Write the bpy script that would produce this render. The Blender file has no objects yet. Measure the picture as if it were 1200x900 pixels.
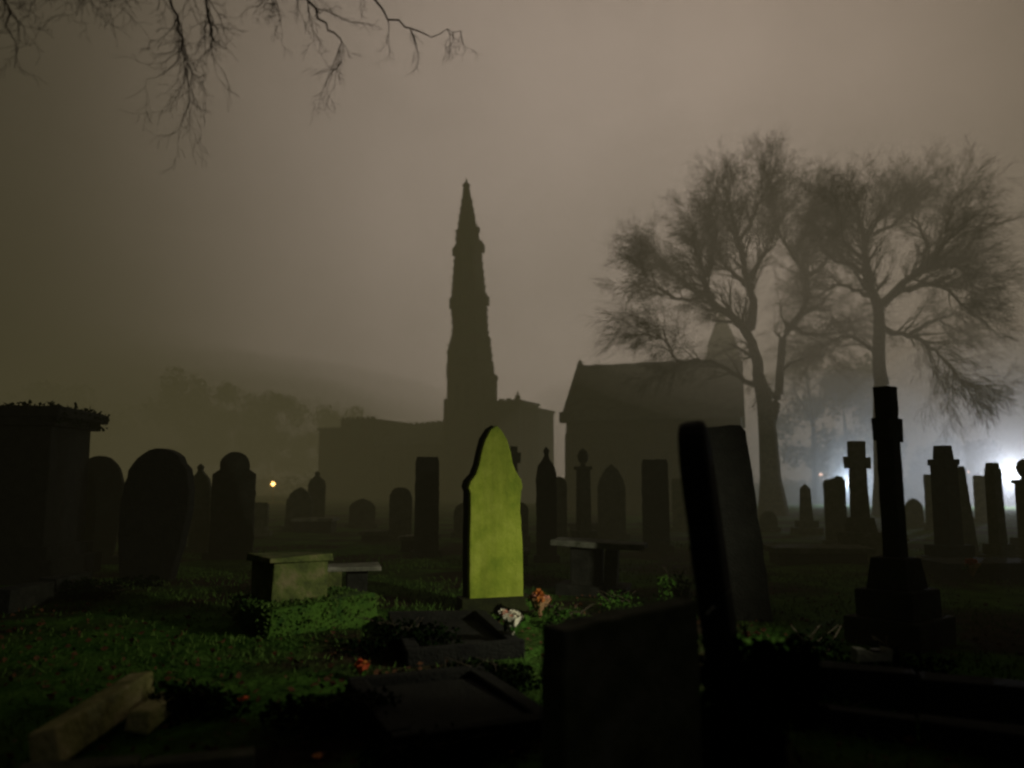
import bpy, bmesh, math, random
from mathutils import Vector, Matrix, noise
from math import radians as R, sin, cos, pi
random.seed(7)
sc = bpy.context.scene
COL = sc.collection
EYE = 1.5
F = 900.0
TH = math.atan(116/F)

def P(px, py, Y):
    """where the sight line through a photo point meets the plane at distance Y"""
    dx = (px-600)/F; dz = (450-py)/F
    y = cos(TH)-dz*sin(TH); z = sin(TH)+dz*cos(TH)
    s = Y/y
    return Vector((dx*s, Y, EYE+z*s))
def gz(x, y):
    """terrain height"""
    d = math.hypot(x, y)
    k = min(1.0, max(0.0, (d-1.5)/4))
    n = noise.noise(Vector((x*.22, y*.22, 3.1)))*.10 + noise.noise(Vector((x*.9, y*.9, 7.7)))*.035
    return n*k*max(0, 1-d/120)
def GP(px, py, h=0.0):
    """ground point (raised h) seen at a photo point"""
    dx = (px-600)/F; dz = (450-py)/F
    y = cos(TH)-dz*sin(TH); z = sin(TH)+dz*cos(TH)
    s = (h-EYE)/z
    return Vector((dx*s, y*s, h))

# ------------------------------------------------------------------ materials
def nt(m):
    m.use_nodes = True; t = m.node_tree; t.nodes.clear(); return t, t.nodes, t.links
def mat(name, c1, c2, scale=3.0, bump=0.4, rough=0.9, c3=None, bscale=None, spec=0.2, dist=0.03):
    m = bpy.data.materials.new(name); t, N, L = nt(m)
    out = N.new('ShaderNodeOutputMaterial'); b = N.new('ShaderNodeBsdfPrincipled')
    tc = N.new('ShaderNodeTexCoord')
    n1 = N.new('ShaderNodeTexNoise'); n1.inputs['Scale'].default_value = scale; n1.inputs['Detail'].default_value = 8; n1.inputs['Roughness'].default_value = .65
    L.new(tc.outputs['Object'], n1.inputs['Vector'])
    r = N.new('ShaderNodeValToRGB'); e = r.color_ramp.elements
    e[0].position = .36; e[0].color = (*c1, 1); e[1].position = .64; e[1].color = (*c2, 1)
    if c3:
        k = e.new(.5); k.color = (*c3, 1)
    L.new(n1.outputs['Fac'], r.inputs['Fac']); L.new(r.outputs['Color'], b.inputs['Base Color'])
    b.inputs['Roughness'].default_value = rough; b.inputs['Specular IOR Level'].default_value = spec
    n2 = N.new('ShaderNodeTexNoise'); n2.inputs['Scale'].default_value = bscale or scale*6; n2.inputs['Detail'].default_value = 6
    L.new(tc.outputs['Object'], n2.inputs['Vector'])
    bp = N.new('ShaderNodeBump'); bp.inputs['Strength'].default_value = bump; bp.inputs['Distance'].default_value = dist
    L.new(n2.outputs['Fac'], bp.inputs['Height']); L.new(bp.outputs['Normal'], b.inputs['Normal'])
    L.new(b.outputs['BSDF'], out.inputs['Surface'])
    return m
def brickmat(name, c1, c2, mortar, s=1.0):
    m = bpy.data.materials.new(name); t, N, L = nt(m)
    out = N.new('ShaderNodeOutputMaterial'); b = N.new('ShaderNodeBsdfPrincipled'); tc = N.new('ShaderNodeTexCoord')
    sp = N.new('ShaderNodeSeparateXYZ'); mp = N.new('ShaderNodeCombineXYZ'); sm = N.new('ShaderNodeMath')
    L.new(tc.outputs['Object'], sp.inputs[0]); L.new(sp.outputs['X'], sm.inputs[0]); L.new(sp.outputs['Y'], sm.inputs[1]); L.new(sm.outputs[0], mp.inputs['X']); L.new(sp.outputs['Z'], mp.inputs['Y'])
    br = N.new('ShaderNodeTexBrick'); br.inputs['Color1'].default_value = (*c1, 1); br.inputs['Color2'].default_value = (*c2, 1); br.inputs['Mortar'].default_value = (*mortar, 1)
    br.inputs['Scale'].default_value = s; br.inputs['Brick Width'].default_value = .55; br.inputs['Row Height'].default_value = .28; br.inputs['Mortar Size'].default_value = .012
    L.new(mp.outputs['Vector'], br.inputs['Vector'])
    n1 = N.new('ShaderNodeTexNoise'); n1.inputs['Scale'].default_value = .8; n1.inputs['Detail'].default_value = 6
    L.new(tc.outputs['Object'], n1.inputs['Vector'])
    mx = N.new('ShaderNodeMix'); mx.data_type = 'RGBA'; mx.blend_type = 'MULTIPLY'; mx.inputs['Factor'].default_value = .8
    L.new(br.outputs['Color'], mx.inputs['A']); L.new(n1.outputs['Color'], mx.inputs['B'])
    L.new(mx.outputs['Result'], b.inputs['Base Color']); b.inputs['Roughness'].default_value = .9
    L.new(b.outputs['BSDF'], out.inputs['Surface'])
    return m
M = {}
M['stone'] = mat('weathered_stone', (.035,.036,.026), (.10,.095,.075), 4, .5, c3=(.06,.065,.035))
M['black'] = mat('silhouette_stone', (.008,.009,.007), (.024,.024,.019), 5, .5)  # stone base colour taken near black so unlit sides read as silhouettes
M['moss'] = mat('mossy_stone', (.045,.055,.02), (.16,.14,.07), 4, .8, c3=(.09,.11,.03))
M['slab'] = mat('grey_slab', (.10,.10,.085), (.26,.25,.21), 4, .4, c3=(.16,.16,.12))
M['tabletop'] = mat('lichen_slab', (.05,.055,.035), (.15,.15,.12), 5, .5)
M['pale_moss'] = mat('brightened_kerb_stone', (.16,.15,.06), (.42,.36,.19), 4, .7, c3=(.28,.27,.10))  # moss colour raised to replace light missing on the kerb beam
M['jet'] = mat('unlit_black_stone', (.003,.003,.0025), (.009,.009,.007), 6, .6)  # near-black base colour keeps these stones shaded despite the side spot
M['pale'] = mat('pale_stone', (.28,.27,.24), (.5,.48,.42), 6, .3)
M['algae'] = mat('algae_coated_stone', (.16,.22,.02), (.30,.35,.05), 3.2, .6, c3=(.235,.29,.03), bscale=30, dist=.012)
def stain_and_height_tone(m):
    t = m.node_tree; N, L = t.nodes, t.links; b = next(n for n in N if n.type == 'BSDF_PRINCIPLED'); src = b.inputs['Base Color'].links[0].from_socket
    tc = N.new('ShaderNodeTexCoord'); mp = N.new('ShaderNodeMapping'); mp.inputs['Scale'].default_value = (9, 9, .9); L.new(tc.outputs['Object'], mp.inputs['Vector'])
    n = N.new('ShaderNodeTexNoise'); n.inputs['Scale'].default_value = 1; n.inputs['Detail'].default_value = 7; L.new(mp.outputs[0], n.inputs['Vector'])
    r = N.new('ShaderNodeMapRange'); r.inputs['From Min'].default_value = .32; r.inputs['From Max'].default_value = .6; r.inputs['To Min'].default_value = .78; r.inputs['To Max'].default_value = 1; L.new(n.outputs['Fac'], r.inputs['Value'])
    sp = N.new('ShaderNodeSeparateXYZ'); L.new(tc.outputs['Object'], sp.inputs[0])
    g = N.new('ShaderNodeMapRange'); g.inputs['From Min'].default_value = .7; g.inputs['From Max'].default_value = 2.1; g.inputs['To Min'].default_value = 1; g.inputs['To Max'].default_value = .55; L.new(sp.outputs['Z'], g.inputs['Value'])  # base colour also gets darker towards the top
    v = N.new('ShaderNodeTexVoronoi'); v.inputs['Scale'].default_value = 22; L.new(tc.outputs['Object'], v.inputs['Vector'])
    v2 = N.new('ShaderNodeMapRange'); v2.inputs['From Min'].default_value = .05; v2.inputs['From Max'].default_value = .25; v2.inputs['To Min'].default_value = .82; v2.inputs['To Max'].default_value = 1; L.new(v.outputs['Distance'], v2.inputs['Value'])
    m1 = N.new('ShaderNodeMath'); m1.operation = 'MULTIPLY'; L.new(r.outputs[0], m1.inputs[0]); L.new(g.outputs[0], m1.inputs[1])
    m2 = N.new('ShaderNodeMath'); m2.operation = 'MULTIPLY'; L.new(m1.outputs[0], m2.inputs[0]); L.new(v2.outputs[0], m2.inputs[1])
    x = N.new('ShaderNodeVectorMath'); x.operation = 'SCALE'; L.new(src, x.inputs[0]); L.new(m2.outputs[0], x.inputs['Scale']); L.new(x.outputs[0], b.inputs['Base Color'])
stain_and_height_tone(M['algae'])
M['algae_shade'] = mat('algae_stone_shade', (.010,.012,.004), (.022,.026,.007), 4, .5)  # darkened copy of the algae stone, edge shade put into the colour
M['wall'] = brickmat('chapel_masonry', (.10,.085,.06), (.07,.06,.042), (.05,.045,.035), 1.0)
M['roof'] = mat('slate', (.05,.052,.055), (.09,.09,.09), 2, .3)
M['void'] = mat('dark_glass', (.006,.006,.007), (.012,.012,.012), 3, .1, rough=.4)
M['bark'] = mat('bark', (.035,.028,.02), (.08,.065,.045), 6, .8)
M['twig'] = mat('twig_bark', (.04,.032,.022), (.075,.06,.04), 10, .3)
M['nearbark'] = mat('near_twig_bark', (.10,.07,.055), (.2,.15,.10), 8, .4)
M['ivy'] = mat('ivy_leaf', (.003,.006,.002), (.007,.012,.004), 9, .2, rough=1, spec=0)
M['hedge'] = mat('hedge_leaf', (.012,.02,.008), (.03,.045,.018), 3, .2)
M['weed'] = mat('weed_leaf', (.015,.05,.006), (.04,.08,.014), 7, .2, rough=1, spec=.05)
M['stem'] = mat('dry_stem', (.5,.48,.38), (.75,.7,.6), 20, .2)
M['white'] = mat('white_petal', (.55,.52,.42), (.8,.76,.62), 30, .2)
M['pink'] = mat('pink_petal', (.5,.2,.15), (.65,.32,.22), 30, .2)
M['orange'] = mat('orange_petal', (.45,.13,.03), (.6,.22,.05), 30, .2)
M['red'] = mat('red_petal', (.4,.05,.02), (.62,.13,.05), 30, .2)
M['wrap'] = mat('kraft_wrap', (.30,.17,.09), (.42,.24,.12), 12, .4)
M['leaf'] = mat('dead_leaf', (.03,.015,.008), (.09,.035,.014), 6, .3)
M['leafo'] = mat('orange_leaf', (.5,.18,.05), (.65,.26,.08), 30, .3)
M['metal'] = mat('painted_metal', (.02,.022,.02), (.03,.032,.03), 8, .1, rough=.5, spec=.5)
def emis(name, c, s):
    m = bpy.data.materials.new(name); t, N, L = nt(m)
    out = N.new('ShaderNodeOutputMaterial'); e = N.new('ShaderNodeEmission'); e.inputs['Color'].default_value = (*c, 1); e.inputs['Strength'].default_value = s
    L.new(e.outputs['Emission'], out.inputs['Surface']); return m

# grass ground material: soil and moss and turf in patches
def ground_mat():
    m = bpy.data.materials.new('turf'); t, N, L = nt(m)
    out = N.new('ShaderNodeOutputMaterial'); b = N.new('ShaderNodeBsdfPrincipled'); tc = N.new('ShaderNodeTexCoord')
    def nz(s, d=6):
        n = N.new('ShaderNodeTexNoise'); n.inputs['Scale'].default_value = s; n.inputs['Detail'].default_value = d; L.new(tc.outputs['Object'], n.inputs['Vector']); return n
    def ramp(src, p0, c0, p1, c1):
        r = N.new('ShaderNodeValToRGB'); e = r.color_ramp.elements
        e[0].position = p0; e[0].color = (*c0, 1); e[1].position = p1; e[1].color = (*c1, 1); L.new(src, r.inputs['Fac']); return r
    green = ramp(nz(2.5).outputs['Fac'], .35, (.022,.062,.008), .7, (.06,.13,.02))
    soil = ramp(nz(6).outputs['Fac'], .35, (.012,.009,.006), .7, (.035,.024,.014))
    msk = ramp(nz(.45, 5).outputs['Fac'], .42, (0,0,0), .54, (1,1,1))
    mx = N.new('ShaderNodeMix'); mx.data_type = 'RGBA'
    L.new(msk.outputs['Color'], mx.inputs['Factor']); L.new(soil.outputs['Color'], mx.inputs['A']); L.new(green.outputs['Color'], mx.inputs['B'])
    L.new(mx.outputs['Result'], b.inputs['Base Color']); b.inputs['Roughness'].default_value = 1; b.inputs['Specular IOR Level'].default_value = .05
    bp = N.new('ShaderNodeBump'); bp.inputs['Strength'].default_value = .9; bp.inputs['Distance'].default_value = .06
    L.new(nz(14, 8).outputs['Fac'], bp.inputs['Height']); L.new(bp.outputs['Normal'], b.inputs['Normal'])
    L.new(b.outputs['BSDF'], out.inputs['Surface']); return m
M['ground'] = ground_mat()
M['blade'] = mat('grass_blade', (.022,.055,.008), (.07,.12,.022), .8, .1, c3=(.045,.085,.014))

# ------------------------------------------------------------------ mesh helpers
class MB:
    def __init__(s): s.v = []; s.f = []
    def add(s, vs, fs):
        o = len(s.v); s.v += [tuple(v) for v in vs]; s.f += [tuple(i+o for i in f) for f in fs]
    def box(s, c, d, rz=0, ry=0, rx=0, taper=1.0, jit=0.0):
        m = Matrix.Rotation(rz, 3, 'Z') @ Matrix.Rotation(ry, 3, 'Y') @ Matrix.Rotation(rx, 3, 'X')
        vs = []
        for z in (-1, 1):
            k = taper if z > 0 else 1
            for x, y in ((-1,-1),(1,-1),(1,1),(-1,1)):
                p = Vector((x*d[0]/2*k, y*d[1]/2*k, z*d[2]/2))
                if jit: p += Vector([random.uniform(-jit, jit) for _ in range(3)])
                vs.append(m @ p + Vector(c))
        s.add(vs, [(0,3,2,1),(4,5,6,7),(0,1,5,4),(1,2,6,5),(2,3,7,6),(3,0,4,7)])
    def tube(s, pts, rad, n=6, cap=True):
        pts = [Vector(p) for p in pts]; rings = []; o = len(s.v)
        for i, p in enumerate(pts):
            d = (pts[min(i+1, len(pts)-1)]-pts[max(i-1, 0)])
            if d.length < 1e-6: d = Vector((0,0,1))
            d.normalize(); a = d.cross(Vector((0,0,1)) if abs(d.z) < .9 else Vector((1,0,0))).normalized(); b = d.cross(a)
            r = rad[i] if isinstance(rad, (list, tuple)) else rad
            for k in range(n):
                t = 2*pi*k/n; s.v.append(tuple(p + a*cos(t)*r + b*sin(t)*r))
        for i in range(len(pts)-1):
            for k in range(n):
                k2 = (k+1) % n; s.f.append((o+i*n+k, o+i*n+k2, o+(i+1)*n+k2, o+(i+1)*n+k))
        if cap:
            s.f.append(tuple(o+k for k in range(n))[::-1]); s.f.append(tuple(o+(len(pts)-1)*n+k for k in range(n)))
    def lathe(s, prof, n=10, c=(0,0), rot=0.0):
        """prof: list of (z, r, cx, cy)"""
        o = len(s.v)
        for q in prof:
            z, r = q[0], q[1]; cx = c[0]+(q[2] if len(q) > 2 else 0); cy = c[1]
            for k in range(n):
                t = 2*pi*(k+.5)/n+rot; s.v.append((cx+r*cos(t), cy+r*sin(t), z))
        for i in range(len(prof)-1):
            for k in range(n):
                k2 = (k+1) % n; s.f.append((o+i*n+k, o+i*n+k2, o+(i+1)*n+k2, o+(i+1)*n+k))
        s.f.append(tuple(o+k for k in range(n))[::-1]); s.f.append(tuple(o+(len(prof)-1)*n+k for k in range(n)))
    def leaf(s, p, size, d=None, up=None):
        d = d or Vector([random.gauss(0, 1) for _ in range(3)]).normalized()
        u = Vector([random.gauss(0, 1) for _ in range(3)]).cross(d)
        if u.length < 1e-4: return
        u.normalize(); p = Vector(p); w = size*.38
        nrm = d.cross(u)*size*.12
        s.add([p, p+d*size*.45+u*w+nrm, p+d*size, p+d*size*.45-u*w+nrm], [(0,1,2),(0,2,3)])
    def build(s, name, m, parent=None, loc=None, smooth=False, bevel=0.0):
        me = bpy.data.meshes.new(name); me.from_pydata(s.v, [], s.f); me.materials.append(m)
        if bevel:
            bm = bmesh.new(); bm.from_mesh(me)
            es = [e for e in bm.edges if len(e.link_faces) == 2 and e.calc_face_angle(0) > .5]
            bmesh.ops.bevel(bm, geom=es, offset=bevel, segments=2, profile=.6, affect='EDGES', clamp_overlap=True)
            bmesh.ops.triangulate(bm, faces=[f for f in bm.faces if len(f.verts) > 4])
            bmesh.ops.recalc_face_normals(bm, faces=bm.faces); bm.to_mesh(me); bm.free()
        if smooth:
            for p in me.polygons: p.use_smooth = True
        o = bpy.data.objects.new(name, me); COL.objects.link(o)
        if parent: o.parent = parent
        if loc is not None: o.location = loc
        return o
def tag(o, label=None, cat=None, group=None, kind=None):
    if label: o['label'] = label
    if cat: o['category'] = cat
    if group: o['group'] = group
    if kind: o['kind'] = kind
    return o
def empty(name, loc, label, cat, rz=0, rx=0, ry=0, group=None):
    o = bpy.data.objects.new(name, None); COL.objects.link(o); o.empty_display_size = .2
    o.location = loc; o.rotation_euler = (rx, ry, rz); return tag(o, label, cat, group)

# worn slab from a 2-D outline (x, z), thickness along y, edges chipped
def slab(name, out, th, m, parent, bev=.012, chip=.006, loc=None, sub=True):
    pts = []
    n = len(out)
    for i in range(n):
        a = Vector(out[i]); b = Vector(out[(i+1) % n]); L = (b-a).length; k = max(1, int(L/.09)) if sub else 1
        for j in range(k):
            p = a.lerp(b, j/k)
            c = chip*(1.0+ (2.0 if random.random() < .06 else 0))
            pts.append((p.x+random.gauss(0, c*.6), max(0, p.y+random.gauss(0, c*.6)) if p.y > .001 else p.y))
    b = MB(); n = len(pts)
    vs = [(x, -th/2, z) for x, z in pts]+[(x, th/2, z) for x, z in pts]
    fs = [tuple(range(n)), tuple(range(2*n-1, n-1, -1))]+[(i, i+n, (i+1) % n+n, (i+1) % n) for i in range(n)]
    b.add(vs, fs)
    me = bpy.data.meshes.new(name); me.from_pydata(b.v, [], b.f); me.materials.append(m)
    bm = bmesh.new(); bm.from_mesh(me)
    bmesh.ops.recalc_face_normals(bm, faces=bm.faces)
    es = [e for e in bm.edges if any(len(f.verts) > 4 for f in e.link_faces)]
    bmesh.ops.bevel(bm, geom=es, offset=bev, segments=2, profile=.6, affect='EDGES', clamp_overlap=True)
    bmesh.ops.triangulate(bm, faces=[f for f in bm.faces if len(f.verts) > 4])
    bm.to_mesh(me); bm.free()
    o = bpy.data.objects.new(name, me); COL.objects.link(o); o.parent = parent
    if loc is not None: o.location = loc
    return o
def arc(cx, cz, r, a0, a1, n=10, sz=1.0):
    return [(cx+r*cos(R(a0+(a1-a0)*i/n)), cz+r*sz*sin(R(a0+(a1-a0)*i/n))) for i in range(n+1)]
def outline(kind, w, h):
    q = w/2
    if kind == 'round': return [(-q,0),(q,0),(q,h-q)]+arc(0,h-q,q,0,180,14)[1:-1]+[(-q,h-q)]
    if kind == 'oval':
        return [(-q*.72,0),(q*.72,0),(q*.92,h*.3),(q,h*.55),(q*.97,h*.72)]+arc(0,h*.72,q*.93,8,172,14,(h*.28)/(q*.93))+[(-q*.97,h*.72),(-q,h*.52),(-q*.9,h*.28)]
    if kind == 'shoulder':
        r = q*.68; return [(-q,0),(q,0),(q,h-r*1.6),(r,h-r*1.25)]+arc(0,h-r,r,0,180,12)+[(-r,h-r*1.25),(-q,h-r*1.6)]
    if kind == 'gothic':
        return [(-q,0),(q,0),(q,h*.66),(q*.8,h*.8),(q*.45,h*.92),(0,h),(-q*.45,h*.92),(-q*.8,h*.8),(-q,h*.66)]
    if kind == 'square': return [(-q,0),(q,0),(q*.97,h*.94),(q*.86,h),(-q*.86,h),(-q*.97,h*.94)]
    if kind == 'finial':
        return [(-q,0),(q,0),(q,h*.72),(q*.8,h*.82),(q*.35,h*.88),(q*.2,h*.92),(q*.3,h*.96),(0,h),(-q*.3,h*.96),(-q*.2,h*.92),(-q*.35,h*.88),(-q*.8,h*.82),(-q,h*.72)]
    if kind == 'twin':
        return [(-q,0),(q,0),(q,h*.93),(q*.7,h*.985),(q*.3,h),(0,h*.965),(-q*.35,h*.95),(-q*.75,h*.94),(-q,h*.9)]
    if kind == 'tapered':
        return [(-q*1.25,0),(q*1.25,0),(q*.95,h*.96),(q*.75,h),(-q*.8,h),(-q,h*.96)]
ALLROOTS = []
def headstone(px, py, wpx, Y, kind, label, m='stone', th=.13, yaw=0, lean=0, tilt=0, plinth=True, name='headstone', group='headstones in the churchyard'):
    p = P(px, py, Y); g = gz(p.x, Y); h = p.z-g; w = wpx*Y/F
    r = empty(name, (p.x, Y, g-.03), label, 'headstone', rz=yaw, ry=lean, rx=tilt, group=group)
    pz = 0
    if plinth:
        pz = .14
        b = MB(); b.box((0,0,pz/2+.0), (w*1.25, th*2.2, pz+.06), jit=.005); b.build('plinth', M[m], r, bevel=.012)
    slab('slab', outline(kind, w, h-pz+.03), th, M[m], r, loc=(0,0,pz+.03 if pz else 0))
    return r
def cross_profile(w, h, aw, az, t):
    """Latin cross: shaft width t, arms w at height az, arm height aw"""
    q = t/2; a = w/2
    return [(-q*1.15,0),(q*1.15,0),(q,az-aw/2),(a,az-aw/2-.01),(a+.01,az+aw/2),(q,az+aw/2),(q*1.05,h),(-q*1.05,h),(-q,az+aw/2),(-a-.01,az+aw/2),(-a,az-aw/2-.01),(-q,az-aw/2)]

# ------------------------------------------------------------------ camera
cam = bpy.data.cameras.new('camera'); co = bpy.data.objects.new('camera', cam); COL.objects.link(co)
cam.sensor_width = 36; cam.lens = 36*F/1200; cam.clip_end = 3000; cam.clip_start = .05
co.location = (0,0,EYE); co.rotation_euler = (R(90)+TH, 0, 0); sc.camera = co
cam.dof.use_dof = True; cam.dof.focus_distance = 11; cam.dof.aperture_fstop = .72

# ------------------------------------------------------------------ world
w = bpy.data.worlds.new('World'); sc.world = w; w.use_nodes = True
t = w.node_tree; N = t.nodes; L = t.links; N.clear()
wo = N.new('ShaderNodeOutputWorld'); tc = N.new('ShaderNodeTexCoord')
def blob(az, el, stops):
    d = Vector((sin(R(az))*cos(R(el)), cos(R(az))*cos(R(el)), sin(R(el))))
    dp = N.new('ShaderNodeVectorMath'); dp.operation = 'DOT_PRODUCT'; dp.inputs[1].default_value = d
    nrm = N.new('ShaderNodeVectorMath'); nrm.operation = 'NORMALIZE'; L.new(tc.outputs['Generated'], nrm.inputs[0]); L.new(nrm.outputs[0], dp.inputs[0])
    ac = N.new('ShaderNodeMath'); ac.operation = 'ARCCOSINE'; L.new(dp.outputs['Value'], ac.inputs[0])
    dv = N.new('ShaderNodeMath'); dv.operation = 'DIVIDE'; dv.inputs[1].default_value = pi; L.new(ac.outputs[0], dv.inputs[0])
    r = N.new('ShaderNodeValToRGB'); r.color_ramp.interpolation = 'B_SPLINE'
    e = r.color_ramp.elements
    for i, (a, c) in enumerate(stops):
        k = e[i] if i < 2 else e.new(a/180)
        k.position = a/180; k.color = (*c, 1)
    L.new(dv.outputs[0], r.inputs['Fac']); return r.outputs['Color']
WB = 1.0
main = blob(6, 12, [(0,(.70,.57,.485)),(13,(.62,.497,.42)),(26,(.34,.268,.218)),(38,(.085,.067,.045)),(55,(.02,.017,.011)),(90,(.008,.009,.006)),(180,(.004,.006,.004))])
right = blob(30, 28, [(0,(.16,.118,.09)),(14,(.11,.08,.06)),(30,(.015,.011,.008)),(42,(0,0,0))])
ad = N.new('ShaderNodeMix'); ad.data_type = 'RGBA'; ad.blend_type = 'ADD'; ad.inputs['Factor'].default_value = 1
L.new(main, ad.inputs['A']); L.new(right, ad.inputs['B'])
dark = blob(-42, -3, [(0,(.06,.06,.055)),(12,(.14,.14,.13)),(24,(.5,.5,.5)),(40,(1,1,1))])
mu = N.new('ShaderNodeMix'); mu.data_type = 'RGBA'; mu.blend_type = 'MULTIPLY'; mu.inputs['Factor'].default_value = 1
L.new(ad.outputs['Result'], mu.inputs['A']); L.new(dark, mu.inputs['B'])
nz = N.new('ShaderNodeTexNoise'); nz.inputs['Scale'].default_value = 2.6; nz.inputs['Detail'].default_value = 6; nz.inputs['Roughness'].default_value = .6; L.new(tc.outputs['Generated'], nz.inputs['Vector'])
mr = N.new('ShaderNodeMapRange'); mr.inputs['From Min'].default_value = .3; mr.inputs['From Max'].default_value = .7; mr.inputs['To Min'].default_value = .87; mr.inputs['To Max'].default_value = 1.1
L.new(nz.outputs['Fac'], mr.inputs['Value'])
bg = N.new('ShaderNodeBackground'); L.new(mu.outputs['Result'], bg.inputs['Color']); L.new(mr.outputs['Result'], bg.inputs['Strength'])
sky = N.new('ShaderNodeTexSky'); sky.sky_type = 'NISHITA'; sky.sun_disc = False; sky.sun_elevation = R(2); sky.sun_rotation = R(150)
bg2 = N.new('ShaderNodeBackground'); bg2.inputs['Strength'].default_value = .0008; L.new(sky.outputs['Color'], bg2.inputs['Color'])
ash = N.new('ShaderNodeAddShader'); L.new(bg.outputs[0], ash.inputs[0]); L.new(bg2.outputs[0], ash.inputs[1]); L.new(ash.outputs[0], wo.inputs['Surface'])

# ------------------------------------------------------------------ fog bank (homogeneous; its own emission stands in for scattered lamp light)
fm = bpy.data.materials.new('fog'); t, N, L = nt(fm)
out = N.new('ShaderNodeOutputMaterial'); ab = N.new('ShaderNodeVolumeAbsorption'); ab.inputs['Density'].default_value = .0085; ab.inputs['Color'].default_value = (0,0,0,1)
scn = N.new('ShaderNodeVolumeScatter'); scn.inputs['Density'].default_value = .0022; scn.inputs['Anisotropy'].default_value = .55; scn.inputs['Color'].default_value = (1,1,1,1)
em = N.new('ShaderNodeEmission'); em.inputs['Color'].default_value = (.104,.090,.038,1); em.inputs['Strength'].default_value = .0056
a1 = N.new('ShaderNodeAddShader'); a2 = N.new('ShaderNodeAddShader')
L.new(ab.outputs[0], a1.inputs[0]); L.new(scn.outputs[0], a1.inputs[1]); L.new(a1.outputs[0], a2.inputs[0]); L.new(em.outputs[0], a2.inputs[1]); L.new(a2.outputs[0], out.inputs['Volume'])
bm = bmesh.new(); bmesh.ops.create_icosphere(bm, subdivisions=5, radius=1, matrix=Matrix.Diagonal((84, 74, 44, 1)))
me = bpy.data.meshes.new('fog_bank'); bm.to_mesh(me); bm.free(); me.materials.append(fm)
fo = bpy.data.objects.new('fog_bank', me); COL.objects.link(fo); fo.location = (20, 79, 0); tag(fo, kind='structure')
def mist(px, py, Y, rad, dens):  # denser pocket added around a lamp to spread its glow
    m = bpy.data.materials.new('mist'); t, N, L = nt(m); out = N.new('ShaderNodeOutputMaterial')
    v = N.new('ShaderNodeVolumeScatter'); v.inputs['Density'].default_value = dens; v.inputs['Anisotropy'].default_value = .35; L.new(v.outputs[0], out.inputs['Volume'])
    bm = bmesh.new(); bmesh.ops.create_icosphere(bm, subdivisions=4, radius=1, matrix=Matrix.Diagonal((*rad, 1)))
    me = bpy.data.meshes.new('mist'); bm.to_mesh(me); bm.free(); me.materials.append(m)
    o = bpy.data.objects.new('mist', me); COL.objects.link(o); o.location = P(px, py, Y); tag(o, kind='structure')
def bank(c, rad, dens, col):
    m = bpy.data.materials.new('mist_bank'); t, N, L = nt(m); out = N.new('ShaderNodeOutputMaterial')
    v = N.new('ShaderNodeVolumeAbsorption'); v.inputs['Density'].default_value = dens; v.inputs['Color'].default_value = (0,0,0,1)
    e = N.new('ShaderNodeEmission'); e.inputs['Color'].default_value = (*col, 1); e.inputs['Strength'].default_value = dens  # mist emits its own light, painting haze over what lies behind
    a = N.new('ShaderNodeAddShader'); L.new(v.outputs[0], a.inputs[0]); L.new(e.outputs[0], a.inputs[1]); L.new(a.outputs[0], out.inputs['Volume'])
    bm = bmesh.new(); bmesh.ops.create_icosphere(bm, subdivisions=5, radius=1, matrix=Matrix.Diagonal((*rad, 1)))
    me = bpy.data.meshes.new('mist_bank'); bm.to_mesh(me); bm.free(); me.materials.append(m)
    o = bpy.data.objects.new('mist_bank', me); COL.objects.link(o); o.location = c; tag(o, kind='structure')
bank((-70, 106, 0), (60, 24, 24), .008, (.040,.034,.019))
for sc_ in (1.2,1.05,.9,.75): bank((-48, 108, 0), (46*sc_, 18*sc_, 17*sc_), .014, (.036,.031,.017))
for sc_, dn in ((1.12,.009),(1.0,.01),(.88,.01),(.75,.011)): bank((15.5, 35.5, 12), (15.5*sc_, 6*sc_, 7.5*sc_), dn, (.20,.165,.122))
bank((22, 58, 0), (26, 5, 13), .05, (.050,.044,.032))
mist(1183, 545, 48, (11, 7, 8.5), .028)
mist(975, 540, 50, (8, 6, 6), .03)

# ------------------------------------------------------------------ ground
b = MB(); xs = [-600,-300,-150,-90]; 
x = -60
while x <= 60: xs.append(x); x += (.25 if abs(x) < 12 else 1.0)
xs += [90,150,300,600]
ys = [-300,-80,-20]; y = -6.0
while y <= 110: ys.append(y); y += (.25 if y < 22 else 1.2)
ys += [140,200,350,800]
for yy in ys:
    for xx in xs: b.v.append((xx, yy, gz(xx, yy)))
nx = len(xs)
for j in range(len(ys)-1):
    for i in range(nx-1): b.f.append((j*nx+i, j*nx+i+1, (j+1)*nx+i+1, (j+1)*nx+i))
tag(b.build('ground', M['ground'], smooth=True), kind='structure')

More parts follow.
